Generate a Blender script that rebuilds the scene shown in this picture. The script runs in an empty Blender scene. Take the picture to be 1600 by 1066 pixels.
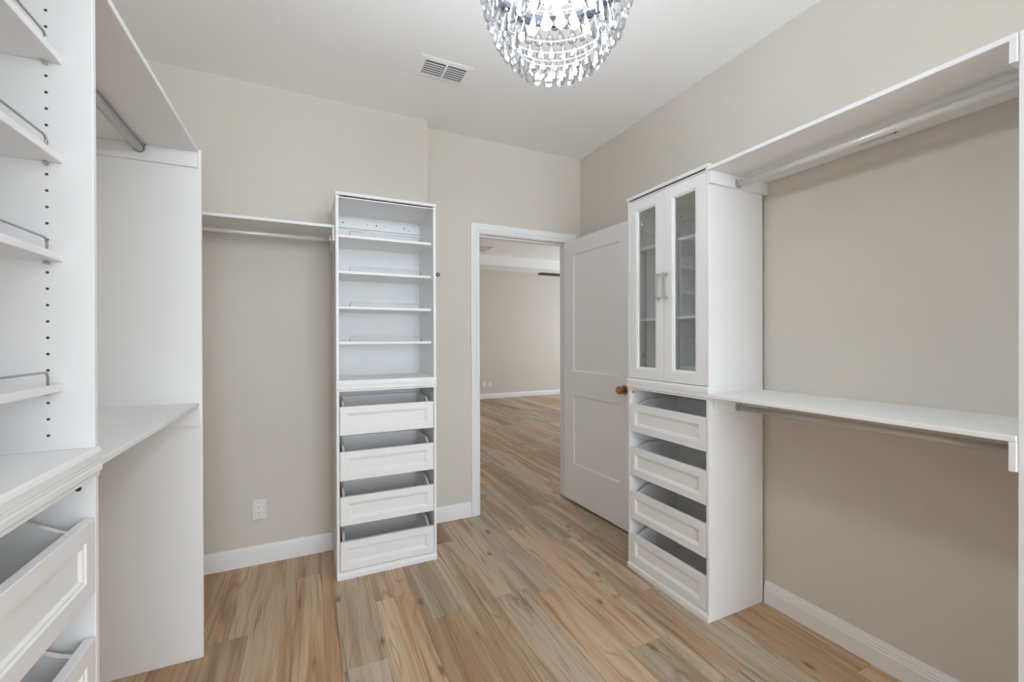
import bpy, bmesh, math, random
from mathutils import Vector, Matrix

# ------------------------------------------------------------------ camera, world, lights, exposure
S = bpy.context.scene
COL = S.collection
R = math.radians

cam_d = bpy.data.cameras.new('camera')
cam_d.sensor_fit = 'HORIZONTAL'
cam_d.sensor_width = 36.0
cam_d.lens = 36.0 * 670.64 / 1600.0
cam_d.clip_start = 0.02
cam = bpy.data.objects.new('camera', cam_d)
COL.objects.link(cam)
_y, _p, _r = R(25.2325), R(-0.2135), R(-0.1587)
_F = Vector((math.sin(_y) * math.cos(_p), math.cos(_y) * math.cos(_p), math.sin(_p)))
_Rt = Vector((math.cos(_y), -math.sin(_y), 0))
_U = _Rt.cross(_F)
_R2 = math.cos(_r) * _Rt + math.sin(_r) * _U
_U2 = -math.sin(_r) * _Rt + math.cos(_r) * _U
_M = Matrix((_R2, _U2, -_F)).transposed().to_4x4()
_M.translation = Vector((0, 0, 1.2793))
cam.matrix_world = _M
S.camera = cam

W = bpy.data.worlds.new('sky')
S.world = W
W.use_nodes = True
W.node_tree.nodes['Background'].inputs[0].default_value = (0.81, 0.91, 1.0, 1)
W.node_tree.nodes['Background'].inputs[1].default_value = 10.2

S.view_settings.view_transform = 'Standard'
S.view_settings.look = 'None'
S.view_settings.gamma = 1.0
S.view_settings.use_curve_mapping = False
S.view_settings.exposure = 0.02
S.cycles.max_bounces = 14
S.cycles.diffuse_bounces = 10
S.cycles.glossy_bounces = 5
S.cycles.transmission_bounces = 8
S.cycles.transparent_max_bounces = 24
S.cycles.caustics_reflective = False
S.cycles.caustics_refractive = False
S.cycles.sample_clamp_indirect = 4.0
S.cycles.use_denoising = True

def portal(name, loc, rot, sx, sy):
    d = bpy.data.lights.new(name, 'AREA')
    d.shape = 'RECTANGLE'; d.size = sx; d.size_y = sy
    d.cycles.is_portal = True
    o = bpy.data.objects.new(name, d); COL.objects.link(o)
    o.location = loc; o.rotation_euler = rot
    return o

CHANDELIER_WATTS = 29.0        # all-round glow of the chandelier
CEILING_FILL_WATTS = 46.0    # upward spot added inside the chandelier to brighten the ceiling

# ------------------------------------------------------------------ sizes (metres)
CEIL = 2.743
XL, XR = -0.775, 2.005          # closet side walls
YN = -4.0                      # closet wall behind the camera
YL, YD, YB = 2.8396, 2.9374, 3.055   # back wall left part, door wall, its bedroom face
XS = 0.718                      # jog in the back wall
DO0, DO1, DOH = 1.119, 1.887, 2.056  # door opening
BX0, BX1, BY1 = 0.35, 7.2, 8.62      # bedroom
BCE, BTR = 2.785, 2.975              # bedroom soffit and tray heights

# ------------------------------------------------------------------ helpers
def lk(o, parent=None):
    COL.objects.link(o)
    if parent is not None:
        o.parent = parent
    return o

def tag(o, label=None, cat=None, group=None, kind=None):
    if label: o['label'] = label
    if cat: o['category'] = cat
    if group: o['group'] = group
    if kind: o['kind'] = kind
    return o

def empty(name, loc=(0, 0, 0), rz=0.0):
    o = bpy.data.objects.new(name, None)
    o.empty_display_size = 0.1
    o.location = loc; o.rotation_euler = (0, 0, rz)
    return lk(o)

def box(bm, x0, x1, y0, y1, z0, z1, bev=0.0, seg=1):
    vs = [bm.verts.new(c) for c in ((x0, y0, z0), (x1, y0, z0), (x1, y1, z0), (x0, y1, z0),
                                    (x0, y0, z1), (x1, y0, z1), (x1, y1, z1), (x0, y1, z1))]
    fs = [bm.faces.new([vs[i] for i in q]) for q in
          ((3, 2, 1, 0), (4, 5, 6, 7), (0, 1, 5, 4), (1, 2, 6, 5), (2, 3, 7, 6), (3, 0, 4, 7))]
    if bev > 0:
        es = list({e for f in fs for e in f.edges})
        bmesh.ops.bevel(bm, geom=es, offset=bev, segments=seg, affect='EDGES', profile=0.5)
    return bm

def mesh(name, bm, mat, parent=None, smooth=False, normals=True):
    if normals:
        bmesh.ops.recalc_face_normals(bm, faces=bm.faces[:])
    me = bpy.data.meshes.new(name)
    bm.to_mesh(me); bm.free()
    mats = mat if isinstance(mat, (list, tuple)) else [mat]
    for m in mats: me.materials.append(m)
    if smooth:
        for p in me.polygons: p.use_smooth = True
    return lk(bpy.data.objects.new(name, me), parent)

def bx(name, x0, x1, y0, y1, z0, z1, mat, parent=None, bev=0.0012, seg=1):
    return mesh(name, box(bmesh.new(), x0, x1, y0, y1, z0, z1, bev, seg), mat, parent)

def tube(bm, pts, rad, seg=8, closed=False, cap=True):
    pts = [Vector(p) for p in pts]
    n = len(pts); rings = []
    prev = None
    for i, p in enumerate(pts):
        if closed:
            t = (pts[(i + 1) % n] - pts[i - 1]).normalized()
        else:
            a = pts[max(i - 1, 0)]; b = pts[min(i + 1, n - 1)]
            t = (b - a).normalized()
        if prev is None:
            up = Vector((0, 0, 1)) if abs(t.z) < 0.9 else Vector((1, 0, 0))
            nx = t.cross(up).normalized()
        else:
            nx = (prev - t * prev.dot(t)).normalized()
        prev = nx
        ny = t.cross(nx)
        rr = rad[i] if isinstance(rad, (list, tuple)) else rad
        rings.append([bm.verts.new(p + rr * (math.cos(2 * math.pi * k / seg) * nx + math.sin(2 * math.pi * k / seg) * ny)) for k in range(seg)])
    for i in range(n if closed else n - 1):
        a, b = rings[i], rings[(i + 1) % n]
        for k in range(seg):
            bm.faces.new((a[k], a[(k + 1) % seg], b[(k + 1) % seg], b[k]))
    if not closed and cap:
        bm.faces.new(rings[0][::-1]); bm.faces.new(rings[-1])
    return bm

def lathe(bm, prof, seg=24, center=(0, 0, 0), axis='z'):
    """prof: list of (r, h)."""
    c = Vector(center); rows = []
    def P(r, h, a):
        ca, sa = r * math.cos(a), r * math.sin(a)
        if axis == 'z': return c + Vector((ca, sa, h))
        if axis == 'x': return c + Vector((h, ca, sa))
        return c + Vector((ca, h, sa))
    for r, h in prof:
        if r < 1e-6: rows.append([bm.verts.new(P(0, h, 0))])
        else: rows.append([bm.verts.new(P(r, h, 2 * math.pi * k / seg)) for k in range(seg)])
    for a, b in zip(rows, rows[1:]):
        if len(a) == 1 and len(b) == 1: continue
        for k in range(seg):
            k2 = (k + 1) % seg
            if len(a) == 1: bm.faces.new((a[0], b[k2], b[k]))
            elif len(b) == 1: bm.faces.new((a[k], a[k2], b[0]))
            else: bm.faces.new((a[k], a[k2], b[k2], b[k]))
    return bm

def extrude_profile(bm, prof, a, b, out):
    """prof: closed list of (d, z), d measured along 'out' from the line a-b on the floor."""
    a, b, out = Vector(a), Vector(b), Vector(out)
    ra = [bm.verts.new(a + out * d + Vector((0, 0, z))) for d, z in prof]
    rb = [bm.verts.new(b + out * d + Vector((0, 0, z))) for d, z in prof]
    n = len(prof)
    for i in range(n):
        bm.faces.new((ra[i], ra[(i + 1) % n], rb[(i + 1) % n], rb[i]))
    bm.faces.new(ra[::-1]); bm.faces.new(rb)
    return bm

def prism(bm, poly, axis, a, b):
    """poly: list of 2D points in the plane normal to axis ('x': (y,z); 'y': (x,z); 'z': (x,y))."""
    def P(p, t):
        if axis == 'x': return (t, p[0], p[1])
        if axis == 'y': return (p[0], t, p[1])
        return (p[0], p[1], t)
    ra = [bm.verts.new(P(p, a)) for p in poly]; rb = [bm.verts.new(P(p, b)) for p in poly]
    n = len(poly)
    for i in range(n):
        bm.faces.new((ra[i], ra[(i + 1) % n], rb[(i + 1) % n], rb[i]))
    bm.faces.new(ra[::-1]); bm.faces.new(rb)
    return bm

def rings_xz(bm, x0, x1, z0, z1, steps, fill=True):
    """nested rectangles in the xz plane; steps: (inset, y). Returns nothing; adds ring quads (+ centre)."""
    rows = []
    for ins, y in steps:
        rows.append([bm.verts.new(c) for c in ((x0 + ins, y, z0 + ins), (x1 - ins, y, z0 + ins), (x1 - ins, y, z1 - ins), (x0 + ins, y, z1 - ins))])
    for a, b in zip(rows, rows[1:]):
        for k in range(4):
            bm.faces.new((a[k], a[(k + 1) % 4], b[(k + 1) % 4], b[k]))
    if fill: bm.faces.new(rows[-1])
    return rows

# ------------------------------------------------------------------ materials
def nd(nt, t, **kw):
    n = nt.nodes.new(t)
    for k, v in kw.items():
        if k.startswith('i_'): n.inputs[k[2:].replace('_', ' ')].default_value = v
        else: setattr(n, k, v)
    return n

def base_mat(name, col, rough=0.5, metal=0.0, spec=0.5, bump=None, vary=0.0, vscale=3.0):
    m = bpy.data.materials.new(name); m.use_nodes = True
    nt = m.node_tree; b = nt.nodes['Principled BSDF']
    b.inputs['Base Color'].default_value = (*col, 1)
    b.inputs['Roughness'].default_value = rough
    b.inputs['Metallic'].default_value = metal
    b.inputs['Specular IOR Level'].default_value = spec
    if vary or bump:
        tc = nd(nt, 'ShaderNodeTexCoord')
    if vary:
        n = nd(nt, 'ShaderNodeTexNoise'); n.inputs['Scale'].default_value = vscale; n.inputs['Detail'].default_value = 3
        nt.links.new(tc.outputs['Object'], n.inputs['Vector'])
        r = nd(nt, 'ShaderNodeValToRGB')
        r.color_ramp.elements[0].position = 0.3; r.color_ramp.elements[1].position = 0.7
        r.color_ramp.elements[0].color = (*[c * (1 - vary) for c in col], 1)
        r.color_ramp.elements[1].color = (*[min(1, c * (1 + vary)) for c in col], 1)
        nt.links.new(n.outputs['Fac'], r.inputs['Fac']); nt.links.new(r.outputs['Color'], b.inputs['Base Color'])
    if bump:
        sc, st = bump
        n2 = nd(nt, 'ShaderNodeTexNoise'); n2.inputs['Scale'].default_value = sc; n2.inputs['Detail'].default_value = 4
        nt.links.new(tc.outputs['Object'], n2.inputs['Vector'])
        bp = nd(nt, 'ShaderNodeBump'); bp.inputs['Strength'].default_value = st; bp.inputs['Distance'].default_value = 0.002
        nt.links.new(n2.outputs['Fac'], bp.inputs['Height']); nt.links.new(bp.outputs['Normal'], b.inputs['Normal'])
    return m

M_WALL = base_mat('wall_paint', (0.662, 0.622, 0.568), 0.75, spec=0.25, bump=(160, 0.12), vary=0.012, vscale=2.0)
M_CEIL = base_mat('ceiling_paint', (0.94, 0.945, 0.95), 0.85, spec=0.2, bump=(140, 0.15))
M_TRIM = base_mat('trim_paint', (0.86, 0.865, 0.875), 0.35, spec=0.5)
M_DOOR = base_mat('door_paint', (0.86, 0.86, 0.87), 0.45, spec=0.4, bump=(220, 0.05))
M_WHITE = base_mat('white_laminate', (0.87, 0.873, 0.88), 0.38, spec=0.45, vary=0.006, vscale=5)
M_INNER = base_mat('white_backboard', (0.85, 0.853, 0.86), 0.55, spec=0.3)
M_NICKEL = base_mat('satin_nickel', (0.62, 0.60, 0.58), 0.30, metal=1.0, vary=0.02, vscale=30)
M_ROD = base_mat('brushed_rod', (0.60, 0.60, 0.595), 0.36, metal=0.45, vary=0.02, vscale=40)
M_PALEROD = base_mat('pale_rod', (0.80, 0.79, 0.775), 0.35, metal=0.3, vary=0.02, vscale=40)
M_WIRE = base_mat('fence_wire', (0.42, 0.41, 0.40), 0.3, metal=1.0, vary=0.02, vscale=60)
M_BRONZE = base_mat('aged_bronze', (0.36, 0.185, 0.095), 0.2, metal=0.9, vary=0.12, vscale=40)
M_DARK = base_mat('dark_plastic', (0.045, 0.043, 0.042), 0.5, vary=0.05, vscale=40)
M_BLACK = base_mat('matt_black', (0.018, 0.018, 0.02), 0.45, vary=0.05, vscale=20)
M_DUCT = base_mat('duct_shade', (0.10, 0.10, 0.10), 0.8, vary=0.05)
M_LOUVRE = base_mat('louvre_metal', (0.66, 0.655, 0.66), 0.5, vary=0.02)
M_PLATE = base_mat('outlet_plastic', (0.80, 0.785, 0.755), 0.35, spec=0.5, vary=0.005)
M_SUBFLOOR = base_mat('subfloor', (0.20, 0.13, 0.08), 0.8, vary=0.1)
M_CHROME = base_mat('dark_chrome', (0.16, 0.17, 0.21), 0.12, metal=1.0, vary=0.02, vscale=10)
M_RING = base_mat('ring_wire', (0.36, 0.37, 0.40), 0.3, metal=1.0, vary=0.02, vscale=10)
M_SILVER = base_mat('bright_chrome', (0.80, 0.80, 0.82), 0.12, metal=1.0, vary=0.01, vscale=10)

def emis_mat(name, col, st):
    m = bpy.data.materials.new(name); m.use_nodes = True
    b = m.node_tree.nodes['Principled BSDF']
    b.inputs['Base Color'].default_value = (*col, 1)
    b.inputs['Emission Color'].default_value = (*col, 1)
    b.inputs['Emission Strength'].default_value = st
    return m
M_BULB = emis_mat('lit_bulb', (1.0, 0.97, 0.93), 3.0)

def glass_mat(name, tint, refl_lo, refl_hi, refr=0.0):
    """clear glass: see-through with a Fresnel sheen, optionally part refracting."""
    m = bpy.data.materials.new(name); m.use_nodes = True
    nt = m.node_tree; nt.nodes.clear()
    out = nd(nt, 'ShaderNodeOutputMaterial')
    tr = nd(nt, 'ShaderNodeBsdfTransparent'); tr.inputs[0].default_value = (*tint, 1)
    gl = nd(nt, 'ShaderNodeBsdfGlossy'); gl.inputs['Roughness'].default_value = 0.02
    gl.inputs[0].default_value = (1, 1, 1, 1)
    lw = nd(nt, 'ShaderNodeLayerWeight'); lw.inputs['Blend'].default_value = 0.35
    mr = nd(nt, 'ShaderNodeMapRange'); mr.inputs['To Min'].default_value = refl_lo; mr.inputs['To Max'].default_value = refl_hi
    nt.links.new(lw.outputs['Facing'], mr.inputs['Value'])
    body = tr
    if refr > 0:
        rf = nd(nt, 'ShaderNodeBsdfRefraction'); rf.inputs['IOR'].default_value = 1.55; rf.inputs['Roughness'].default_value = 0.0
        mx0 = nd(nt, 'ShaderNodeMixShader'); mx0.inputs[0].default_value = refr
        nt.links.new(tr.outputs[0], mx0.inputs[1]); nt.links.new(rf.outputs[0], mx0.inputs[2]); body = mx0
    mx = nd(nt, 'ShaderNodeMixShader')
    nt.links.new(mr.outputs['Result'], mx.inputs[0])
    nt.links.new(body.outputs[0], mx.inputs[1]); nt.links.new(gl.outputs[0], mx.inputs[2])
    nt.links.new(mx.outputs[0], out.inputs['Surface'])
    return m
M_PANE = glass_mat('cabinet_glass', (0.93, 0.94, 0.935), 0.06, 0.55)
M_WINGLASS = glass_mat('window_glass', (0.98, 0.985, 0.985), 0.03, 0.3)
M_CRYSTAL = glass_mat('cut_crystal', (0.93, 0.945, 0.965), 0.05, 0.42, 0.55)

def wood_mat():
    m = bpy.data.materials.new('oak_plank'); m.use_nodes = True
    nt = m.node_tree; L = nt.links.new
    b = nt.nodes['Principled BSDF']
    tc = nd(nt, 'ShaderNodeTexCoord'); oi = nd(nt, 'ShaderNodeObjectInfo')
    off = nd(nt, 'ShaderNodeVectorMath', operation='SCALE'); off.inputs[0].default_value = (17.3, 41.7, 5.1)
    L(oi.outputs['Random'], off.inputs['Scale'])
    add = nd(nt, 'ShaderNodeVectorMath', operation='ADD')
    L(tc.outputs['Object'], add.inputs[0]); L(off.outputs[0], add.inputs[1])
    def noise(sx, sy, detail=3, rough=0.55, dist=0.0):
        mp = nd(nt, 'ShaderNodeMapping'); mp.inputs['Scale'].default_value = (sx, sy, 1)
        L(add.outputs[0], mp.inputs['Vector'])
        n = nd(nt, 'ShaderNodeTexNoise'); n.inputs['Scale'].default_value = 1; n.inputs['Detail'].default_value = detail
        n.inputs['Roughness'].default_value = rough; n.inputs['Distortion'].default_value = dist
        L(mp.outputs[0], n.inputs['Vector']); return n
    def ramp(src, p0, c0, p1, c1, inter='LINEAR'):
        r = nd(nt, 'ShaderNodeValToRGB'); r.color_ramp.interpolation = inter
        e = r.color_ramp.elements
        e[0].position, e[0].color = p0, c0; e[1].position, e[1].color = p1, c1
        L(src, r.inputs['Fac']); return r
    def mix(fac, a, bb, mode='MIX'):
        x = nd(nt, 'ShaderNodeMix', data_type='RGBA', blend_type=mode)
        if hasattr(fac, 'links') or hasattr(fac, 'is_output'): L(fac, x.inputs[0])
        else: x.inputs[0].default_value = fac
        for s, k in ((a, 6), (bb, 7)):
            if isinstance(s, tuple): x.inputs[k].default_value = s
            else: L(s, x.inputs[k])
        return x.outputs[2]
    # broad bands of a warmer / darker tone along the plank
    band = noise(11, 0.75, 2, 0.5, 0.6)
    bandr = ramp(band.outputs['Fac'], 0.46, (0, 0, 0, 1), 0.60, (1, 1, 1, 1))
    warm = mix(1.0, oi.outputs['Color'], (0.79, 0.67, 0.555, 1), 'MULTIPLY')
    c = mix(bandr.outputs['Color'], oi.outputs['Color'], warm)
    # pale bands
    band2 = noise(16, 0.6, 2, 0.5, 0.4)
    b2 = ramp(band2.outputs['Fac'], 0.54, (0, 0, 0, 1), 0.66, (0.6, 0.6, 0.6, 1))
    pale = mix(1.0, oi.outputs['Color'], (1.14, 1.17, 1.22, 1), 'MULTIPLY')
    c = mix(b2.outputs['Color'], c, pale)
    # grain
    gr = noise(120, 3.2, 4, 0.65, 0.3)
    grr = ramp(gr.outputs['Fac'], 0.30, (0.80, 0.77, 0.74, 1), 0.62, (1.05, 1.05, 1.05, 1))
    c = mix(1.0, c, grr.outputs['Color'], 'MULTIPLY')
    # cathedral grain: thin contour lines of a slow, stretched noise
    cn = noise(5.5, 0.55, 2, 0.5, 0.8)
    cm = nd(nt, 'ShaderNodeMath', operation='MULTIPLY'); cm.inputs[1].default_value = 26.0; L(cn.outputs['Fac'], cm.inputs[0])
    cp_ = nd(nt, 'ShaderNodeMath', operation='PINGPONG'); cp_.inputs[1].default_value = 1.0; L(cm.outputs[0], cp_.inputs[0])
    cl = ramp(cp_.outputs[0], 0.0, (0.45, 0.45, 0.45, 1), 0.30, (0, 0, 0, 1))
    cg = noise(9, 1.6, 2, 0.5, 0.3)
    cgr = ramp(cg.outputs['Fac'], 0.44, (0, 0, 0, 1), 0.60, (1, 1, 1, 1))
    cf = mix(1.0, cl.outputs['Color'], cgr.outputs['Color'], 'MULTIPLY')
    c = mix(cf, c, (0.16, 0.10, 0.06, 1))
    # dark mineral streaks
    st = noise(34, 1.1, 3, 0.6, 1.2)
    str_ = ramp(st.outputs['Fac'], 0.565, (0, 0, 0, 1), 0.72, (0.8, 0.8, 0.8, 1))
    c = mix(str_.outputs['Color'], c, (0.13, 0.075, 0.04, 1))
    # knots
    mp = nd(nt, 'ShaderNodeMapping'); mp.inputs['Scale'].default_value = (5.2, 2.1, 1)
    L(add.outputs[0], mp.inputs['Vector'])
    wob = noise(30, 14, 2, 0.5)
    ws = nd(nt, 'ShaderNodeVectorMath', operation='SCALE'); ws.inputs['Scale'].default_value = 0.10
    L(wob.outputs['Color'], ws.inputs[0])
    wa = nd(nt, 'ShaderNodeVectorMath', operation='ADD'); L(mp.outputs[0], wa.inputs[0]); L(ws.outputs[0], wa.inputs[1])
    vo = nd(nt, 'ShaderNodeTexVoronoi', voronoi_dimensions='2D'); vo.inputs['Scale'].default_value = 1.0
    L(wa.outputs[0], vo.inputs['Vector'])
    kn = ramp(vo.outputs['Distance'], 0.018, (0.8, 0.8, 0.8, 1), 0.085, (0, 0, 0, 1))
    sep = nd(nt, 'ShaderNodeSeparateColor'); L(vo.outputs['Color'], sep.inputs[0])
    gate = ramp(sep.outputs[0], 0.70, (0, 0, 0, 1), 0.72, (1, 1, 1, 1))
    kf = mix(1.0, kn.outputs['Color'], gate.outputs['Color'], 'MULTIPLY')
    c = mix(kf, c, (0.10, 0.055, 0.03, 1))
    L(c, b.inputs['Base Color'])
    b.inputs['Roughness'].default_value = 0.42
    b.inputs['Specular IOR Level'].default_value = 0.4
    bp = nd(nt, 'ShaderNodeBump'); bp.inputs['Strength'].default_value = 0.12; bp.inputs['Distance'].default_value = 0.001
    L(gr.outputs['Fac'], bp.inputs['Height']); L(bp.outputs['Normal'], b.inputs['Normal'])
    return m
M_WOOD = wood_mat()

# ------------------------------------------------------------------ the setting: closet shell
def struct(o): return tag(o, kind='structure')

fl = bmesh.new()
box(fl, XL - 0.1, XR + 0.1, YN - 0.1, YB, -0.06, -0.004)
box(fl, BX0 - 0.1, BX1 + 0.1, YB, BY1 + 0.1, -0.06, -0.004)
floor = struct(mesh('floor', fl, M_SUBFLOOR))

random.seed(11)
TONES = [(0.65, 0.46, 0.31), (0.62, 0.45, 0.305), (0.53, 0.42, 0.30), (0.58, 0.475, 0.365), (0.47, 0.315, 0.19),
         (0.58, 0.415, 0.275), (0.47, 0.39, 0.295), (0.62, 0.45, 0.30), (0.55, 0.43, 0.315), (0.45, 0.32, 0.21)]
PW, PL = 0.178, 1.22
def plank(x0, x1, y0, y1, tone):
    e = 0.0007
    cx, cy = (x0 + x1) / 2, (y0 + y1) / 2
    hx, hy = (x1 - x0) / 2 - 0.0002, (y1 - y0) / 2 - 0.0002
    key = (round(hx, 4), round(hy, 4))
    me = PLANKS.get(key)
    if me is None:
        bm = bmesh.new()
        lo = [bm.verts.new(v) for v in ((-hx, -hy, -0.004), (hx, -hy, -0.004), (hx, hy, -0.004), (-hx, hy, -0.004))]
        mi = [bm.verts.new(v) for v in ((-hx, -hy, -e), (hx, -hy, -e), (hx, hy, -e), (-hx, hy, -e))]
        hi = [bm.verts.new(v) for v in ((-hx + e, -hy + e, 0), (hx - e, -hy + e, 0), (hx - e, hy - e, 0), (-hx + e, hy - e, 0))]
        for a, b_ in ((lo, mi), (mi, hi)):
            for k in range(4): bm.faces.new((a[k], a[(k + 1) % 4], b_[(k + 1) % 4], b_[k]))
        bm.faces.new(hi)
        me = bpy.data.meshes.new('plank'); bm.to_mesh(me); bm.free(); me.materials.append(M_WOOD)
        PLANKS[key] = me
    o = bpy.data.objects.new('plank', me)
    o.location = (cx, cy, 0); o.color = (*tone, 1)
    lk(o, floor)
PLANKS = {}
fixed_end = {1: 2.177, 2: 1.927, 7: 1.116, 0: 0.55, 3: 2.62, -1: 1.35}
last = None
for k in range(-6, 42):
    x0 = 0.109 + k * PW; x1 = x0 + PW
    if x1 <= XL or x0 >= BX1: continue
    # lengthwise run of this row: inside the closet and on into the bedroom
    incl = x0 < XR - 0.01
    wedge_lo = 3.0
    inbed = x1 > BX0
    ystart = YN if incl else None
    yend = YL if x1 <= XS + 0.05 else YD
    segs = []
    if incl:
        through = (x0 > DO0 - 0.19 and x1 < DO1 + 0.19)
        segs.append((YN, BY1 if through else yend, max(x0, XL), min(x1, XR)))
        if not through and inbed: segs.append((YB, BY1, max(x0, BX0), x1))
    else:
        segs.append((YB, BY1, x0, min(x1, BX1)))
    for (a, b_, xa, xb) in segs:
        ph = fixed_end.get(k)
        if ph is None: ph = random.uniform(0, PL)
        else: ph = ph
        y = a + ((ph - a) % PL) - PL
        while y < b_:
            ya, yb = max(y, a), min(y + PL, b_)
            y += PL
            if yb - ya < 0.02: continue
            # bedroom planks are built as far as the doorway shows them
            if ya > YB + 0.01:
                ym = (ya + yb) / 2
                xm = (xa + xb) / 2
                if not (xm > 0.30 * ym - 0.35 and xm < 0.72 * ym + 0.55): continue
            t = random.choice([c for c in TONES if c is not last]); last = t
            j = random.uniform(0.86, 0.99)
            plank(xa, xb, ya, yb, tuple(c * j for c in t))
# bedroom boards out of the doorway's sight: one wide covering of the same wood
bf = bmesh.new()
box(bf, BX0, BX1, YB, BY1, -0.0045, -0.0035)
rest = mesh('floor_bedroom', bf, M_WOOD); rest.color = (0.58, 0.42, 0.28, 1); struct(rest)

# ceilings
struct(bx('ceiling', XL - 0.1, XR + 0.1, YN - 0.1, YB - 0.055, CEIL, CEIL + 0.1, M_CEIL, bev=0))
tr = bmesh.new()
TX0, TX1, TY0, TY1 = BX0 + 0.6, BX1 - 0.6, YB + 0.6, 8.02
box(tr, BX0 - 0.1, BX1 + 0.1, YB - 0.05, TY0, BCE, BTR + 0.1)
box(tr, BX0 - 0.1, BX1 + 0.1, TY1, BY1 + 0.1, BCE, BTR + 0.1)
box(tr, BX0 - 0.1, TX0, TY0, TY1, BCE, BTR + 0.1)
box(tr, TX1, BX1 + 0.1, TY0, TY1, BCE, BTR + 0.1)
box(tr, TX0, TX1, TY0, TY1, BTR, BTR + 0.1)
struct(mesh('ceiling_bedroom', tr, M_CEIL))

# walls
struct(bx('wall_left', XL - 0.1, XL, YN - 0.1, YL + 0.2, 0, CEIL, M_WALL, bev=0))
struct(bx('wall_right', XR, XR + 0.1, YN - 0.1, YD, 0, CEIL, M_WALL, bev=0))
wb = bmesh.new()
box(wb, XL, XS, YL, YB - 0.0, 0, CEIL)
box(wb, XS, DO0, YD, YB, 0, CEIL)
box(wb, DO1, BX1 + 0.1, YD, YB, 0, BCE)
box(wb, DO0, DO1, YD, YB, DOH, CEIL)
struct(mesh('wall_back', wb, M_WALL))
WX0, WX1, WZ0, WZ1 = -0.60, 1.83, 0.12, 2.50  # opening added in the unseen end wall to bring in daylight
wf = bmesh.new()
box(wf, XL, WX0, YN - 0.12, YN, 0, CEIL); box(wf, WX1, XR, YN - 0.12, YN, 0, CEIL)
box(wf, WX0, WX1, YN - 0.12, YN, 0, WZ0); box(wf, WX0, WX1, YN - 0.12, YN, WZ1, CEIL)
struct(mesh('wall_front', wf, M_WALL))
# bedroom walls
struct(bx('wall_bedroom_far', BX0, BX1, BY1, BY1 + 0.1, 0, BTR, M_WALL, bev=0))
struct(bx('wall_bedroom_left', BX0 - 0.1, BX0, YB, BY1 + 0.1, 0, BTR, M_WALL, bev=0))
wr = bmesh.new()
BW = [(4.2, 5.6), (6.4, 7.8)]
ys = [YB - 0.1] + [v for p in BW for v in p] + [BY1 + 0.1]
for i in range(0, len(ys), 2): box(wr, BX1, BX1 + 0.12, ys[i], ys[i + 1], 0, BTR)
for a, b_ in BW:
    box(wr, BX1, BX1 + 0.12, a, b_, 0, 0.45); box(wr, BX1, BX1 + 0.12, a, b_, 2.45, BTR)
struct(mesh('wall_bedroom_right', wr, M_WALL))

def window(name, axis, u0, u1, z0, z1, w):
    """axis 'y': window in a wall of constant y = w; axis 'x': constant x = w."""
    def B(bm, a, b_, c, d, e, g):
        if axis == 'y': box(bm, a, b_, c, d, e, g)
        else: box(bm, c, d, a, b_, e, g)
    t = 0.05
    fr = bmesh.new()
    for (a, b_, e, g) in ((u0, u0 + t, z0, z1), (u1 - t, u1, z0, z1), (u0 + t, u1 - t, z0, z0 + t), (u0 + t, u1 - t, z1 - t, z1),
                          (u0 + t, u1 - t, (z0 + z1) / 2 - t / 2, (z0 + z1) / 2 + t / 2)):
        B(fr, a, b_, w - 0.03, w + 0.03, e, g)
    o = struct(mesh(name, fr, M_TRIM))
    for e, g in ((z0 + t, (z0 + z1) / 2 - t / 2), ((z0 + z1) / 2 + t / 2, z1 - t)):
        p = bmesh.new(); B(p, u0 + t, u1 - t, w - 0.002, w + 0.002, e, g)
        mesh('pane', p, M_WINGLASS, o)
    return o
window('added_window', 'y', WX0, WX1, WZ0, WZ1, YN - 0.06)  # unseen window, added as a daylight source behind the camera
window('window_2', 'x', BW[0][0], BW[0][1], 0.45, 2.45, BX1 + 0.06)
window('window_3', 'x', BW[1][0], BW[1][1], 0.45, 2.45, BX1 + 0.06)
portal('added_window_portal', ((WX0 + WX1) / 2, YN - 0.125, (WZ0 + WZ1) / 2), (R(90), 0, R(180)), WX1 - WX0, WZ1 - WZ0)
for a, b_ in BW:
    portal('daylight_bedroom_window', (BX1 + 0.125, (a + b_) / 2, 1.45), (R(90), 0, R(90)), b_ - a, 2.0)

# baseboards: stepped profile
BBP = [(0, 0), (0.015, 0), (0.015, 0.066), (0.0125, 0.069), (0.0125, 0.078), (0.0100, 0.081), (0.0100, 0.088), (0.006, 0.0965), (0.0045, 0.105), (0, 0.105)]
def baseboard(name, a, b_, out):
    return struct(mesh(name, extrude_profile(bmesh.new(), BBP, a, b_, out), M_TRIM))
baseboard('baseboard_back', (XL, YL, 0), (0.124, YL, 0), (0, -1, 0))
baseboard('baseboard_doorside', (XS, YD, 0), (DO0 - 0.068, YD, 0), (0, -1, 0))
baseboard('baseboard_right', (XR, 0.417, 0), (XR, YN, 0), (-1, 0, 0))
baseboard('baseboard_right_bay', (XR, 0.437, 0), (XR, 1.362, 0), (-1, 0, 0))
baseboard('baseboard_right_corner', (XR, 1.908, 0), (XR, YD - 0.02, 0), (-1, 0, 0))
baseboard('baseboard_left', (XL, 1.168, 0), (XL, 2.09, 0), (1, 0, 0))
baseboard('baseboard_bedroom_far', (BX0, BY1, 0), (BX1, BY1, 0), (0, -1, 0))

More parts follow.
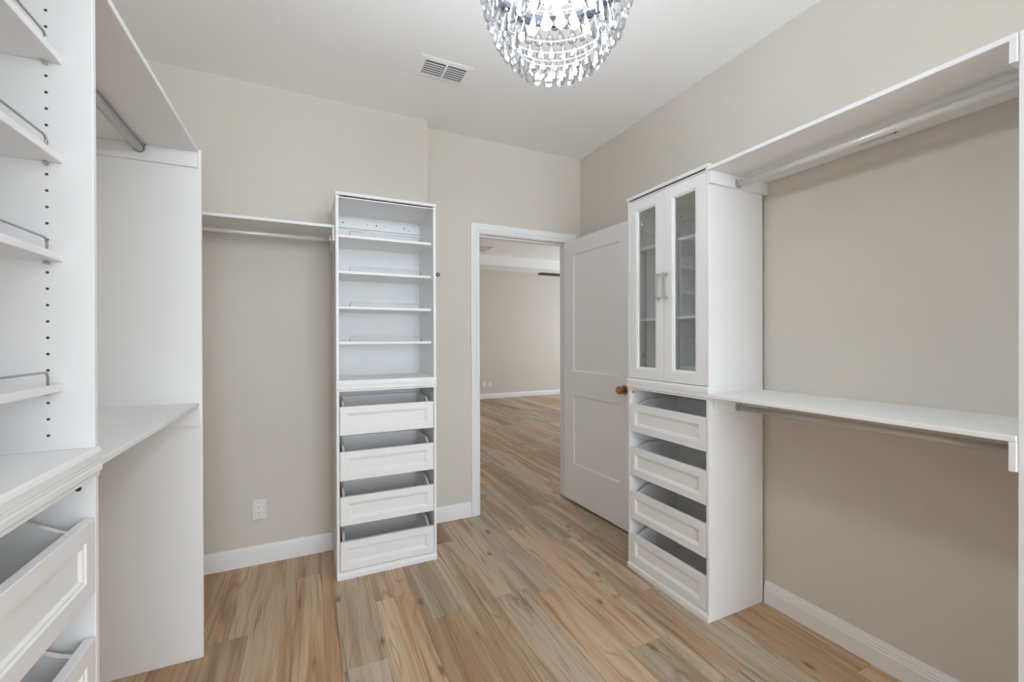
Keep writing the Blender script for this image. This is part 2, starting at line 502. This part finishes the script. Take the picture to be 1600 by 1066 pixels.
# door jamb and casing
jb = bmesh.new()
box(jb, DO0 - 0.001, DO0 + 0.004, YD - 0.002, YB + 0.002, 0, DOH)
box(jb, DO1 - 0.004, DO1 + 0.001, YD - 0.002, YB + 0.002, 0, DOH)
box(jb, DO0 + 0.004, DO1 - 0.004, YD - 0.002, YB + 0.002, DOH - 0.004, DOH + 0.001)
box(jb, DO0 + 0.004, DO0 + 0.015, YD + 0.045, YD + 0.08, 0, DOH - 0.004)
box(jb, DO1 - 0.015, DO1 - 0.004, YD + 0.045, YD + 0.08, 0, DOH - 0.004)
box(jb, DO0 + 0.015, DO1 - 0.015, YD + 0.045, YD + 0.08, DOH - 0.015, DOH - 0.004)
jamb = struct(mesh('trim_1', jb, M_TRIM))
bx('strike_plate', DO0 + 0.004, DO0 + 0.0065, YD - 0.006, YD + 0.035, 0.925, 0.982, M_NICKEL, jamb, bev=0.0005)
CW = 0.066
def casing(name, y, s):
    """mitred casing on the wall face y; s = -1 towards the closet."""
    g = 0.004
    prof = [(0, 0.0), (0, 0.010), (0.008, 0.013), (0.020, 0.013), (0.024, 0.0165), (CW - 0.006, 0.0185), (CW, 0.0165), (CW, 0.0)]
    o = None
    bms = bmesh.new()
    xi0, xi1, zi = DO0 - g + 0.004, DO1 + g - 0.004, DOH + g - 0.004
    def leg(pts_fn):
        rows = [[bms.verts.new(pts_fn(d, h, e)) for d, h in prof] for e in (0, 1)]
        n = len(prof)
        for i in range(n): bms.faces.new((rows[0][i], rows[0][(i + 1) % n], rows[1][(i + 1) % n], rows[1][i]))
        bms.faces.new(rows[0][::-1]); bms.faces.new(rows[1])
    leg(lambda d, h, e: (xi0 - d, y + s * h, 0 if e == 0 else zi + d))
    leg(lambda d, h, e: (xi1 + d, y + s * h, 0 if e == 0 else zi + d))
    leg(lambda d, h, e: (xi0 - d if e == 0 else xi1 + d, y + s * h, zi + d))
    return struct(mesh(name, bms, M_TRIM))
casing('trim_2', YD, -1)
casing('trim_3', YB, 1)

# door leaf, hinged on the right jamb and swung into the closet
DW, DT, DZ0, DZ1 = 0.755, 0.035, 0.020, 2.050
d1 = empty('door_1', (1.8875, YD - 0.006, 0), R(90 + 2.4)); struct(d1)
# local frame: closed, the leaf runs to -x; y = -0.006.. is the closet face
def door_leaf():
    bm = bmesh.new()
    xs = (-DW, -DW + 0.115, -0.118, 0.0)
    zs = (DZ0, 0.313, 0.845, 1.031, 1.936, DZ1)
    for yf, sg in ((0.008, 1), (0.008 + DT, -1)):
        def q(x0, x1, z0, z1):
            bm.faces.new([bm.verts.new(c) for c in ((x0, yf, z0), (x1, yf, z0), (x1, yf, z1), (x0, yf, z1))])
        q(xs[0], xs[1], zs[0], zs[5]); q(xs[2], xs[3], zs[0], zs[5])
        for a, b_ in ((0, 1), (2, 3), (4, 5)): q(xs[1], xs[2], zs[a], zs[b_])
        for a, b_ in ((1, 2), (3, 4)):
            rings_xz(bm, xs[1], xs[2], zs[a], zs[b_], [(0, yf), (0.003, yf + sg * 0.002), (0.009, yf + sg * 0.008), (0.013, yf + sg * 0.008)])
    y0, y1 = 0.008, 0.008 + DT
    for f in (((xs[0], y0, DZ0), (xs[0], y1, DZ0), (xs[0], y1, DZ1), (xs[0], y0, DZ1)),
              ((0, y0, DZ0), (0, y1, DZ0), (0, y1, DZ1), (0, y0, DZ1)),
              ((xs[0], y0, DZ0), (0, y0, DZ0), (0, y1, DZ0), (xs[0], y1, DZ0)),
              ((xs[0], y0, DZ1), (0, y0, DZ1), (0, y1, DZ1), (xs[0], y1, DZ1))):
        bm.faces.new([bm.verts.new(c) for c in f])
    bmesh.ops.remove_doubles(bm, verts=bm.verts[:], dist=1e-5)
    return bm
mesh('leaf', door_leaf(), M_DOOR, d1)
KX, KZ = -DW + 0.062, 0.945
for sgn, yb in ((1, 0.008 + DT), (-1, 0.008)):
    kb = lathe(bmesh.new(), [(0, 0), (0.031, 0), (0.032, sgn * 0.004), (0.026, sgn * 0.009), (0.012, sgn * 0.012), (0.011, sgn * 0.026), (0.014, sgn * 0.032),
                             (0.024, sgn * 0.036), (0.027, sgn * 0.042), (0.027, sgn * 0.052), (0.023, sgn * 0.058), (0.018, sgn * 0.059), (0.016, sgn * 0.057), (0, sgn * 0.057)], 28, (KX, yb, KZ), 'y')
    mesh('knob', kb, M_BRONZE, d1, smooth=False)
for hz in (0.22, 1.03, 1.83):
    hb = bmesh.new()
    tube(hb, [(0.0, 0.0, hz - 0.045), (0.0, 0.0, hz + 0.045)], 0.006, 10)
    mesh('hinge', hb, M_NICKEL, d1)

# ------------------------------------------------------------------ tower units
TW, TD, PT = 0.5405, 0.368, 0.015
DRAWERS = [(0.043, 0.197), (0.284, 0.437), (0.525, 0.679), (0.768, 0.921)]
H0, H1, H2, H3, H4, H5 = 1.003, 1.034, 1.062, 2.036, 2.050, 2.065

def drawer(t, z0, z1):
    x0, x1 = PT + 0.0025, TW - PT - 0.0025
    bm = bmesh.new()
    i0 = 0.036
    rows = rings_xz(bm, x0, x1, z0, z1, [(0, 0.0175), (0, 0.0010), (0.0010, 0.0), (i0, 0.0), (i0 + 0.003, 0.0035), (i0 + 0.008, 0.0035), (i0 + 0.013, 0.0085)])
    bm.faces.new(rows[0][::-1])
    d = mesh('drawer', bm, M_WHITE, t)
    g = 0.014
    for xa in (x0 + g, x1 - g - 0.012):
        p = [(0.0175, z0 + 0.012), (TD - 0.035, z0 + 0.012), (TD - 0.035, z1 + 0.019), (0.105, z1 + 0.019), (0.095, z1 + 0.016), (0.045, z1 - 0.012), (0.0175, z1 - 0.022)]
        mesh('box_side', prism(bmesh.new(), p, 'x', xa, xa + 0.012), M_INNER, d)
    bx('box_back', x0 + g + 0.012, x1 - g - 0.012, TD - 0.047, TD - 0.035, z0 + 0.012, z1 + 0.019, M_INNER, d, bev=0)
    bx('box_bottom', x0 + g + 0.012, x1 - g - 0.012, 0.0175, TD - 0.047, z0 + 0.012, z0 + 0.020, M_INNER, d, bev=0)
    for xa in (x0 + 0.001, x1 - 0.013):
        bx('slide', xa, xa + 0.012, 0.03, TD - 0.04, z0 + 0.055, z0 + 0.095, M_NICKEL, d, bev=0)
    return d

def fence(parent, z, y, ins=0.074):
    xa, xb, hgt, rr = ins, TW - ins, 0.025, 0.011
    pts = [(xa, y, z)]
    pts.append((xa, y, z + hgt - rr))
    for a in (22, 45, 68): pts.append((xa + rr - rr * math.cos(R(a)), y, z + hgt - rr + rr * math.sin(R(a))))
    pts.append((xa + rr, y, z + hgt)); pts.append((xb - rr, y, z + hgt))
    for a in (68, 45, 22): pts.append((xb - rr + rr * math.cos(R(a)), y, z + hgt - rr + rr * math.sin(R(a))))
    pts += [(xb, y, z + hgt - rr), (xb, y, z)]
    return mesh('fence_wire', tube(bmesh.new(), pts, 0.0022, 8), M_WIRE, parent, smooth=True)

def holes(t, name, xs_, y, z0, z1, mat=M_DARK):
    """row of peg holes: short dark sockets sunk flush with the panel's inner face."""
    bm = bmesh.new()
    for x, sg in xs_:
        z = z0
        while z <= z1:
            lathe(bm, [(0, sg * 0.0005), (0.0027, sg * 0.0005), (0.0027, -sg * 0.004), (0, -sg * 0.004)], 8, (x, y, z), 'x')
            z += 0.032
    o = mesh(name, bm, mat, t); o['kind'] = 'stuff'
    return o

def screw(t, name, x, y, z, axis='y', r=0.0045, mat=None, d=0.0012, sg=-1):
    return mesh(name, lathe(bmesh.new(), [(0, sg * d), (r * 0.8, sg * d), (r, 0.0), (r, -sg * 0.001), (0, -sg * 0.001)], 10, (x, y, z), axis), mat or M_DARK, t)

def tower(loc, rz, shelves, fences=True, peg=False, doors=False, dr=True):
    t = empty('storage_tower', loc, rz)
    P = 0.006
    # lower cabinet
    for x in (0, TW - PT):
        bx('side_panel', x, x + PT, 0, TD, 0.0, H0, M_WHITE, t)
    bx('back_panel', PT, TW - PT, TD - 0.012, TD - 0.004, 0.03, H0, M_INNER, t, bev=0)
    bx('plinth', PT, TW - PT, 0.0, TD - 0.012, 0.004, 0.040, M_WHITE, t)
    pb = bmesh.new(); prism(pb, [(0, 0.0), (-P, 0.0), (-P, 0.022), (-P * 0.4, 0.030), (0, 0.031)], 'x', 0, TW)
    mesh('base_moulding', pb, M_WHITE, t)
    cp = bmesh.new()
    prism(cp, [(TD, H0), (-P * 0.3, H0), (-P * 0.3, H0 + 0.007), (-P, H0 + 0.011), (-P, H0 + 0.022), (-P * 0.5, H0 + 0.0235), (-P * 0.5, H0 + 0.0275), (-P, H0 + 0.028), (-P, H1), (TD, H1)], 'x', -0.001, TW + 0.001)
    mesh('counter', cp, M_WHITE, t)
    for z0, z1 in (DRAWERS if dr else []): drawer(t, z0, z1)
    for x, sg in ((PT, 1), (TW - PT, -1)): screw(t, 'cam_cover', x, 0.026, 0.982, 'x', 0.0055, M_DARK, 0.001, sg)
    # hutch
    hb = bmesh.new()
    prism(hb, [(TD, H1), (-P * 0.6, H1), (-P, H1 + 0.004), (-P, H2 - 0.010), (-P * 0.6, H2 - 0.004), (0.0, H2), (TD, H2)], 'x', 0.0, TW)
    mesh('hutch_base', hb, M_WHITE, t)
    for x in (0, TW - PT):
        bx('side_panel', x, x + PT, 0, TD, H2, H3 + 0.006, M_WHITE, t)
    bx('back_panel', PT, TW - PT, TD - 0.012, TD - 0.004, H2, H3 + 0.006, M_INNER, t, bev=0)
    hr = bx('hanging_rail', PT, TW - PT, TD - 0.027, TD - 0.012, 1.962, 2.018, M_WHITE, t)
    for x in (0.06, 0.20, 0.255, 0.30, 0.425, 0.455): screw(hr, 'screw', x, TD - 0.027, 1.992 - (0.012 if x == 0.455 else 0), 'y', 0.0045 if x in (0.06, 0.255, 0.425) else 0.003)
    bx('top_panel', PT, TW - PT, 0.0, TD - 0.004, H3, H4, M_WHITE, t)
    cr = bmesh.new()
    prism(cr, [(TD, H4 - 0.008), (0.0, H4 - 0.008), (0.0, H4), (-P * 0.5, H4 + 0.0005), (-P, H4 + 0.003), (-P, H5), (TD, H5)], 'x', -0.001, TW + 0.001)
    mesh('crown', cr, M_WHITE, t)
    for z in shelves:
        y0 = 0.045 if not doors else 0.03
        s = bx('shelf', PT + 0.001, TW - PT - 0.001, y0, TD - 0.014, z - PT, z, M_WHITE, t)
        if fences: fence(s, z, y0 + 0.012, 0.046 if peg else 0.074)
        if peg:
            for x, sg in ((PT + 0.001, 1), (TW - PT - 0.001, -1)):
                mesh('shelf_pin', lathe(bmesh.new(), [(0, -sg * 0.001), (0.0035, -sg * 0.001), (0.0035, sg * 0.009), (0, sg * 0.009)], 8, (x, 0.069, z - PT - 0.0036), 'x'), M_NICKEL, s)
    if peg:
        holes(t, 'peg_holes', [(PT, 1), (TW - PT, -1)], 0.069, 1.093, 2.0)
        holes(t, 'peg_holes', [(PT, 1), (TW - PT, -1)], TD - 0.07, 1.093, 2.0)
    return t

tA = tower((0.126, 2.4516, 0), 0.0, [1.851, 1.655, 1.462, 1.270])
tag(tA, 'open white tower of wire-fronted shelves over four drawers, left of the doorway', 'closet unit', 'white closet storage towers')
tB = tower((1.6187, 1.9050, 0), R(-90), [1.778, 1.392], fences=False, doors=True)
tag(tB, 'white cabinet tower with two glass doors over four drawers, beside the open door', 'closet unit', 'white closet storage towers')
tC = tower((-0.395, 1.163 - TW, 0), R(90), [1.839, 1.644, 1.450, 1.194], peg=True)
tag(tC, 'white shelf and drawer tower with peg holes at the left edge of the photo', 'closet unit', 'white closet storage towers')
# glass doors of the cabinet tower
def glass_door(t, x0, x1, hinge_left):
    z0, z1 = H2 + 0.003, H3 - 0.003
    bm = bmesh.new()
    st = 0.052
    f = rings_xz(bm, x0, x1, z0, z1, [(0, 0.019), (0, 0.001), (0.001, 0.0), (st, 0.0), (st + 0.004, 0.003), (st + 0.009, 0.004), (st + 0.012, 0.009), (st + 0.012, 0.019)], fill=False)
    a, b_ = f[0], f[-1]
    for k in range(4): bm.faces.new((a[k], a[(k + 1) % 4], b_[(k + 1) % 4], b_[k]))
    d = mesh('cabinet_door', bm, M_WHITE, t)
    bx('pane', x0 + st + 0.010, x1 - st - 0.010, 0.010, 0.0135, z0 + st + 0.010, z1 - st - 0.010, M_PANE, d, bev=0)
    hx = x1 - 0.023 if hinge_left else x0 + 0.023
    za, zb, so = 1.481, 1.611, 0.028
    hb = bmesh.new()
    box(hb, hx - 0.005, hx + 0.005, -so - 0.006, -so + 0.001, za, zb, 0.0012, 1)
    for z in (za + 0.001, zb - 0.011): box(hb, hx - 0.0045, hx + 0.0045, -so, 0.0004, z, z + 0.010, 0.001, 1)
    mesh('pull_handle', hb, M_NICKEL, d)
    xh = x0 + 0.054 if hinge_left else x1 - 0.054
    for z in (1.19, 1.905):
        hb = bmesh.new(); box(hb, xh - 0.012, xh + 0.022, 0.0195, 0.036, z - 0.012, z + 0.012, 0.001, 1)
        box(hb, (PT + 0.001) if hinge_left else xh, xh if hinge_left else (TW - PT - 0.001), 0.0225, 0.034, z - 0.007, z + 0.007, 0.001, 1)
        mesh('hinge', hb, M_NICKEL, d)
    return d
mid = TW / 2
glass_door(tB, PT + 0.0015, mid - 0.001, True)
glass_door(tB, mid + 0.001, TW - PT - 0.0015, False)

# ------------------------------------------------------------------ end panel and hanging bays
ep = empty('end_panel', (XL, 2.095, 0))
tag(ep, 'tall plain white partition panel ending the left hanging bay', 'panel')
bx('board', 0.001, -0.3925 - XL, 0.0, PT, 0.0, 2.0435, M_WHITE, ep, bev=0.0015)

ep2 = empty('end_panel', (1.6135, 0.4190, 0))
tag(ep2, 'tall white upright at the right edge of the photo, its front edge showing', 'panel')
bx('board', 0.0, XR - 1.6135 - 0.001, 0.0, PT, 0.0, 2.050, M_WHITE, ep2, bev=0.0015)

def rod(name_label, a, b_, r, mat, group='metal hanging rods'):
    o = mesh('hanging_rod', tube(bmesh.new(), [a, b_], r, 20), mat, None)
    for p in o.data.polygons:
        if len(p.vertices) == 4: p.use_smooth = True
    return tag(o, name_label, 'closet rod', group)

def socket(parent, x, y, z, r, dirn, axis='y'):
    """open-topped cup screwed to a cleat."""
    bm = bmesh.new()
    h = 0.008
    n = 14; prof = []
    for k in range(n + 1):
        a = math.pi + math.pi * k / n
        prof.append((math.cos(a) * (r + 0.003), math.sin(a) * (r + 0.003)))
    prof = [(-(r + 0.003), 0.022)] + prof + [(r + 0.003, 0.022)]
    inner = [(r + 0.0006, 0.022)] + [(math.cos(2 * math.pi - math.pi * k / n) * (r + 0.0006), math.sin(2 * math.pi - math.pi * k / n) * (r + 0.0006)) for k in range(n + 1)] + [(-(r + 0.0006), 0.022)]
    poly = prof + inner
    if axis == 'y': prism(bm, [(x + p, z + q) for p, q in poly], 'y', y, y + dirn * h)
    else: prism(bm, [(y + p, z + q) for p, q in poly], 'x', x, x + dirn * h)
    return mesh('rod_socket', bm, M_NICKEL, parent)

def bay_y(label, x_front, x_wall, ya, yb, ztop, cl_h, front_gap, rod_x, rod_z, rod_r, mat, rod_label, thick=0.0155):
    """a shelf that runs along y between two uprights at ya < yb, with cleats, rod sockets and a rod."""
    t = empty('closet_shelf', (0, 0, 0)); tag(t, label, 'shelf', 'white closet shelves')
    s = 1 if x_wall > x_front else -1
    X = lambda a, b_: (min(a, b_), max(a, b_))
    bx('board', *X(x_front, x_wall - s * 0.001), ya + 0.0008, yb - 0.0008, ztop - thick, ztop, M_WHITE, t, bev=0.0015)
    zb = ztop - thick
    for y0, y1, d in ((ya + 0.0006, ya + 0.0146, 1), (yb - 0.0146, yb - 0.0006, -1)):
        fg = front_gap if y0 > ya + 0.1 else 0.0
        bx('cleat', *X(x_front + s * fg, x_wall - s * 0.001), y0, y1, zb - cl_h, zb - 0.0003, M_WHITE, t)
        socket(t, rod_x, (y1 if d > 0 else y0), rod_z, rod_r, d)
    tag_r = rod(rod_label, (rod_x, ya + 0.0152, rod_z), (rod_x, yb - 0.0152, rod_z), rod_r, mat)
    return t

B_NEAR = 1.9050 - TW
top_r = bay_y('white upper closet shelf on the right wall, in line with the cabinet crown', 1.6045, XR, 0.434, B_NEAR, 2.0465, 0.057, 0.012, 1.79, 1.991, 0.0135, M_PALEROD,
      'pale hanging rod under the upper right shelf')
bay_y('white lower closet shelf on the right wall, at counter height', 1.6045, XR, 0.434, B_NEAR, 1.0315, 0.075, 0.040, 1.79, 0.962, 0.0135, M_ROD,
      'grey metal hanging rod under the lower right shelf')
bay_y('white upper closet shelf of the left bay, reaching the tall end panel', -0.400, XL, 1.1632, 2.0948, 2.0435, 0.060, 0.0, -0.583, 2.011, 0.0155, M_ROD,
      'grey metal hanging rod under the upper left shelf')
bay_y('white lower closet shelf of the left bay, between tower and end panel', -0.402, XL, 1.1632, 2.0948, 1.0285, 0.076, 0.0, -0.583, 0.962, 0.0135, M_ROD,
      'grey metal hanging rod under the lower left shelf')
# mounting slot plate under the upper right shelf
sp = bmesh.new()
cx_, cy_, L_, r_ = 1.934, 0.872, 0.052, 0.0100
pts = []
for k in range(9): pts.append((r_ * math.cos(R(180 + 180 * k / 8)), -L_ + r_ * math.sin(R(180 + 180 * k / 8))))
for k in range(9): pts.append((r_ * math.cos(R(180 * k / 8)), L_ + r_ * math.sin(R(180 * k / 8))))
zz = 2.0465 - 0.0155
prism(sp, [(cx_ + a, cy_ + b_) for a, b_ in pts], 'z', zz - 0.0012, zz + 0.0004)
pl_ = mesh('slot_plate', sp, M_ROD, top_r)
mesh('screw', lathe(bmesh.new(), [(0, zz - 0.0026), (0.004, zz - 0.0026), (0.005, zz - 0.0012), (0, zz - 0.0012)], 10, (cx_, cy_ - L_ + 0.002, 0), 'z'), M_DARK, pl_)

# back hanging bay between the left wall and the open tower
t = empty('closet_shelf', (0, 0, 0)); tag(t, 'white closet shelf on the back wall, left of the open tower', 'shelf', 'white closet shelves')
bx('board', XL + 0.001, 0.1252, 2.490, YL - 0.001, 1.881, 1.896, M_WHITE, t, bev=0.0015)
for x0 in (XL + 0.001, 0.1112):
    bx('cleat', x0, x0 + 0.014, 2.492, YL - 0.001, 1.812, 1.8807, M_WHITE, t)
socket(t, 0.1112, 2.662, 1.850, 0.0115, -1, 'x'); socket(t, XL + 0.015, 2.662, 1.850, 0.0115, 1, 'x')
rod('pale hanging rod below the shelf on the back wall', (XL + 0.0156, 2.662, 1.850), (0.1106, 2.662, 1.850), 0.0115, M_PALEROD)

# ------------------------------------------------------------------ small wall and ceiling things
def outlet(loc, rz, label, group=None, toggles=False, w=0.073, h=0.118):
    t = empty('wall_outlet', loc, rz); tag(t, label, 'outlet', group)
    bm = bmesh.new(); f = rings_xz(bm, -w / 2, w / 2, -h / 2, h / 2, [(0, -0.0003), (0, -0.003), (0.004, -0.006)])
    mesh('face_plate', bm, M_PLATE, t)
    ins = bx('insert', -0.0165, 0.0165, -0.0075, -0.005, -0.034, 0.034, M_TRIM, t, bev=0.0008)
    for zc in (0.017, -0.017):
        for x, hh in ((-0.0065, 0.0045), (0.0065, 0.0035)):
            bx('slot', x - 0.0012, x + 0.0012, -0.0080, -0.0070, zc + 0.003 - hh, zc + 0.003 + hh, M_DARK, ins, bev=0)
        mesh('slot', lathe(bmesh.new(), [(0, -0.0005), (0.0026, -0.0005), (0.0026, 0.0006), (0, 0.0006)], 8, (0, -0.0075, zc - 0.008), 'y'), M_DARK, ins)
    return t
outlet((-0.265, YL, 0.309), 0, 'white double power outlet low on the closet wall below the back shelf')
outlet((3.395, BY1, 0.31), 0, 'small outlet plate nearer the door jamb on the far bedroom wall', 'far bedroom outlets')
outlet((3.525, BY1, 0.31), 0, 'small outlet plate further from the jamb on the far bedroom wall', 'far bedroom outlets')

hk = empty('wall_stud', (0.812, YD, 1.733)); tag(hk, 'small dark ringed round stud on the wall beside the open tower', 'wall stud')
mesh('rim', lathe(bmesh.new(), [(0, -0.001), (0.0135, -0.001), (0.0145, -0.006), (0.012, -0.013), (0.0085, -0.014), (0.0075, -0.010), (0, -0.010)], 20, (0, 0, 0), 'y'), M_DARK, hk)
mesh('cap', lathe(bmesh.new(), [(0, -0.0101), (0.006, -0.0101), (0.005, -0.0135), (0, -0.0145)], 16, (0, 0, 0), 'y'), M_PLATE, hk)

def vent(name, loc, hx, hy, label, nl, split=True, tilt=-22):
    t = empty(name, loc); tag(t, label, 'air vent')
    bm = bmesh.new()
    b0, b1 = 0.030, 0.034
    # flanged frame hanging 6 mm under the ceiling with a sloped rim
    rows = []
    for ins, z in ((0, -0.0003), (0.002, -0.0022), (0.014, -0.0045), (b0, -0.0062), (b1, -0.004), (b1, 0.0)):
        rows.append([bm.verts.new(c) for c in ((-hx + ins, -hy + ins, z), (hx - ins, -hy + ins, z), (hx - ins, hy - ins, z), (-hx + ins, hy - ins, z))])
    for a, b_ in zip(rows, rows[1:]):
        for k in range(4): bm.faces.new((a[k], a[(k + 1) % 4], b_[(k + 1) % 4], b_[k]))
    if split: box(bm, -0.006, 0.006, -hy + b0, hy - b0, -0.0098, -0.001)
    mesh('frame', bm, M_CEIL, t)
    bx('shade_sheet', -hx + b1, hx - b1, -hy + b1, hy - b1, -0.0012, -0.0002, M_DUCT, t, bev=0)  # flat dark sheet, the duct's inner shade put into its colour
    spans = ((-hx + b1, -0.006), (0.006, hx - b1)) if split else ((-hx + b1, hx - b1),)
    for xa, xb in spans:
        for i in range(nl):
            yc = -hy + b1 + (i + 0.75) * (2 * hy - 2 * b1) / (nl + 0.2)
            w2, th = 0.20 * (2 * hy - 2 * b1) / (nl + 0.2), 0.0006
            ca, sa = math.cos(R(tilt)), math.sin(R(tilt))
            poly = []
            for u, v in ((-w2, -th), (w2, -th), (w2, th), (-w2, th)):
                poly.append((yc + u * ca - v * sa, -0.0058 + u * sa + v * ca))
            mesh('louvre', prism(bmesh.new(), poly, 'x', xa, xb), M_LOUVRE, t)
    return t
vent('air_vent', (0.667, 2.278, CEIL), 0.146, 0.095, 'white ceiling air vent with two banks of louvres', 6)
vent('air_vent', (2.86, 7.50, BTR), 0.23, 0.27, 'grey ceiling air vent seen through the doorway in the bedroom', 10, split=False)

# ceiling fan in the bedroom, one blade in view through the doorway
fan = empty('ceiling_fan', (3.95, 6.0, BTR)); tag(fan, 'black ceiling fan in the bedroom, one blade showing in the doorway', 'ceiling fan')
mesh('canopy', lathe(bmesh.new(), [(0, 0), (0.07, 0), (0.065, -0.03), (0.03, -0.06), (0, -0.06)], 24), M_BLACK, fan, smooth=False)
mesh('downrod', tube(bmesh.new(), [(0, 0, -0.05), (0, 0, -0.52)], 0.013, 12), M_BLACK, fan)
mesh('motor', lathe(bmesh.new(), [(0, -0.50), (0.05, -0.51), (0.11, -0.55), (0.12, -0.60), (0.11, -0.67), (0.06, -0.70), (0, -0.705)], 28), M_BLACK, fan)
fz = 2.325 - BTR
for k in range(3):
    a0 = R(180 + 120 * k)
    poly = [(0.10, -0.045), (0.30, -0.062), (0.60, -0.060), (0.645, -0.045), (0.66, 0.0), (0.645, 0.045), (0.60, 0.060), (0.30, 0.062), (0.10, 0.045)]
    bm = prism(bmesh.new(), poly, 'z', -0.004, 0.004)
    bm.transform(Matrix.Rotation(R(8), 4, 'X'))
    bm.transform(Matrix.Translation((0, 0, fz)) @ Matrix.Rotation(a0, 4, 'Z'))
    mesh('blade', bm, M_BLACK, fan)

# ------------------------------------------------------------------ chandelier
CX, CY = 0.615, 1.012
ch = empty('chandelier', (CX, CY, CEIL)); tag(ch, 'tiered crystal drop chandelier hanging from the ceiling', 'chandelier')
def zc(z): return z - CEIL
mesh('canopy', lathe(bmesh.new(), [(0, 0), (0.065, 0), (0.062, -0.012), (0.02, -0.03), (0, -0.03)], 28), M_SILVER, ch)
mesh('stem', tube(bmesh.new(), [(0, 0, -0.02), (0, 0, zc(2.36))], 0.009, 12), M_SILVER, ch)
mesh('hub', lathe(bmesh.new(), [(0, zc(2.345)), (0.03, zc(2.345)), (0.034, zc(2.352)), (0.03, zc(2.366)), (0, zc(2.370))], 28), M_SILVER, ch)
for k in range(6):
    a = 2 * math.pi * k / 6
    mesh('arm', tube(bmesh.new(), [(0.03 * math.cos(a), 0.03 * math.sin(a), zc(2.356)), (0.197 * math.cos(a), 0.197 * math.sin(a), zc(2.356))], 0.005, 8), M_SILVER, ch)
mesh('top_ring', lathe(bmesh.new(), [(0.19, zc(2.345)), (0.197, zc(2.345)), (0.197, zc(2.365)), (0.19, zc(2.365)), (0.19, zc(2.345))], 64), M_SILVER, ch)
mesh('band', lathe(bmesh.new(), [(0.186, zc(2.272)), (0.192, zc(2.270)), (0.1935, zc(2.286)), (0.1935, zc(2.302)), (0.186, zc(2.304)), (0.184, zc(2.288)), (0.186, zc(2.272))], 64), M_CHROME, ch)
TIERS = [(0.208, 2.335, 36), (0.206, 2.283, 36), (0.196, 2.230, 34), (0.178, 2.182, 32), (0.152, 2.140, 28), (0.122, 2.104, 23)]
def drop_mesh(name, L, w, th):
    bm = bmesh.new()
    prof = [(0.0, 0.0), (0.10, -0.06), (0.34, -0.22), (0.80, -0.52), (1.0, -0.70), (0.72, -0.90), (0.0, -1.0)]
    rows = []
    for r, z in prof:
        if r == 0: rows.append([bm.verts.new((0, 0, z * L - 0.012))])
        else: rows.append([bm.verts.new((r * w / 2 * math.cos(2 * math.pi * k / 8), r * th / 2 * math.sin(2 * math.pi * k / 8), z * L - 0.012)) for k in range(8)])
    for a, b_ in zip(rows, rows[1:]):
        for k in range(8):
            k2 = (k + 1) % 8
            if len(a) == 1: bm.faces.new((a[0], b_[k], b_[k2]))
            elif len(b_) == 1: bm.faces.new((a[k], b_[0], a[k2]))
            else: bm.faces.new((a[k], b_[k], b_[k2], a[k2]))
    # octagonal bead above the drop
    lathe(bm, [(0, -0.0015), (0.0042, -0.0062), (0, -0.0112)], 6)
    bmesh.ops.recalc_face_normals(bm, faces=bm.faces[:])
    me = bpy.data.meshes.new(name); bm.to_mesh(me); bm.free(); me.materials.append(M_CRYSTAL)
    return me
DM = drop_mesh('crystal_drop', 0.052, 0.0315, 0.017)
DS = drop_mesh('crystal_drop_small', 0.036, 0.022, 0.013)
random.seed(3)
def drops(r, z, n, me, ph=0.0, tilt=0.0):
    for k in range(n):
        a = 2 * math.pi * (k + ph) / n
        o = bpy.data.objects.new('crystal_drop', me)
        o.location = (r * math.cos(a), r * math.sin(a), zc(z))
        o.rotation_euler = (random.uniform(-0.05, 0.05) + tilt, random.uniform(-0.05, 0.05), a - math.pi / 2 + random.uniform(-0.25, 0.25))
        lk(o, ch)
for i, (r, z, n) in enumerate(TIERS):
    ring = [(r * math.cos(2 * math.pi * k / 60), r * math.sin(2 * math.pi * k / 60), zc(z)) for k in range(60)]
    mesh('ring', tube(bmesh.new(), ring, 0.0010, 6, closed=True), M_RING, ch, smooth=True)
    drops(r, z, n, DM, 0.5 * (i % 2))
drops(0.105, 2.335, 18, DM, 0.2)
drops(0.055, 2.325, 10, DS, 0.0)
# ribs that carry the rings
for k in range(8):
    a = 2 * math.pi * k / 8 + 0.2
    pts = [((r + 0.0005) * math.cos(a), (r + 0.0005) * math.sin(a), zc(z)) for r, z, n in [(0.196, 2.355, 0)] + TIERS]
    mesh('rib', tube(bmesh.new(), pts, 0.0012, 5), M_RING, ch)
for k in range(6):
    a = 2 * math.pi * k / 6
    bx_, by_ = 0.145 * math.cos(a), 0.145 * math.sin(a)
    mesh('bulb', lathe(bmesh.new(), [(0, zc(2.275)), (0.006, zc(2.278)), (0.011, zc(2.292)), (0.010, zc(2.306)), (0.006, zc(2.318)), (0, zc(2.318))], 10, (bx_, by_, 0)), M_BULB, ch, smooth=True)
    mesh('lamp_holder', lathe(bmesh.new(), [(0, zc(2.318)), (0.009, zc(2.318)), (0.009, zc(2.352)), (0, zc(2.352))], 10, (bx_, by_, 0)), M_SILVER, ch)
ld = bpy.data.lights.new('chandelier_light', 'POINT')
ld.energy = CHANDELIER_WATTS; ld.color = (0.84, 0.93, 1.0); ld.shadow_soft_size = 0.09
lo = bpy.data.objects.new('chandelier_light', ld); lo.location = (0, 0, zc(2.17)); lk(lo, ch)
ld = bpy.data.lights.new('ceiling_fill_spot', 'SPOT')  # added fill aimed upward, belongs to none of the bulbs
ld.energy = CEILING_FILL_WATTS; ld.color = (0.84, 0.93, 1.0); ld.shadow_soft_size = 0.10; ld.spot_size = R(168); ld.spot_blend = 0.5
lo = bpy.data.objects.new('ceiling_fill_spot', ld); lo.location = (0, 0, zc(2.12)); lo.rotation_euler = (R(180), 0, 0); lk(lo, ch)
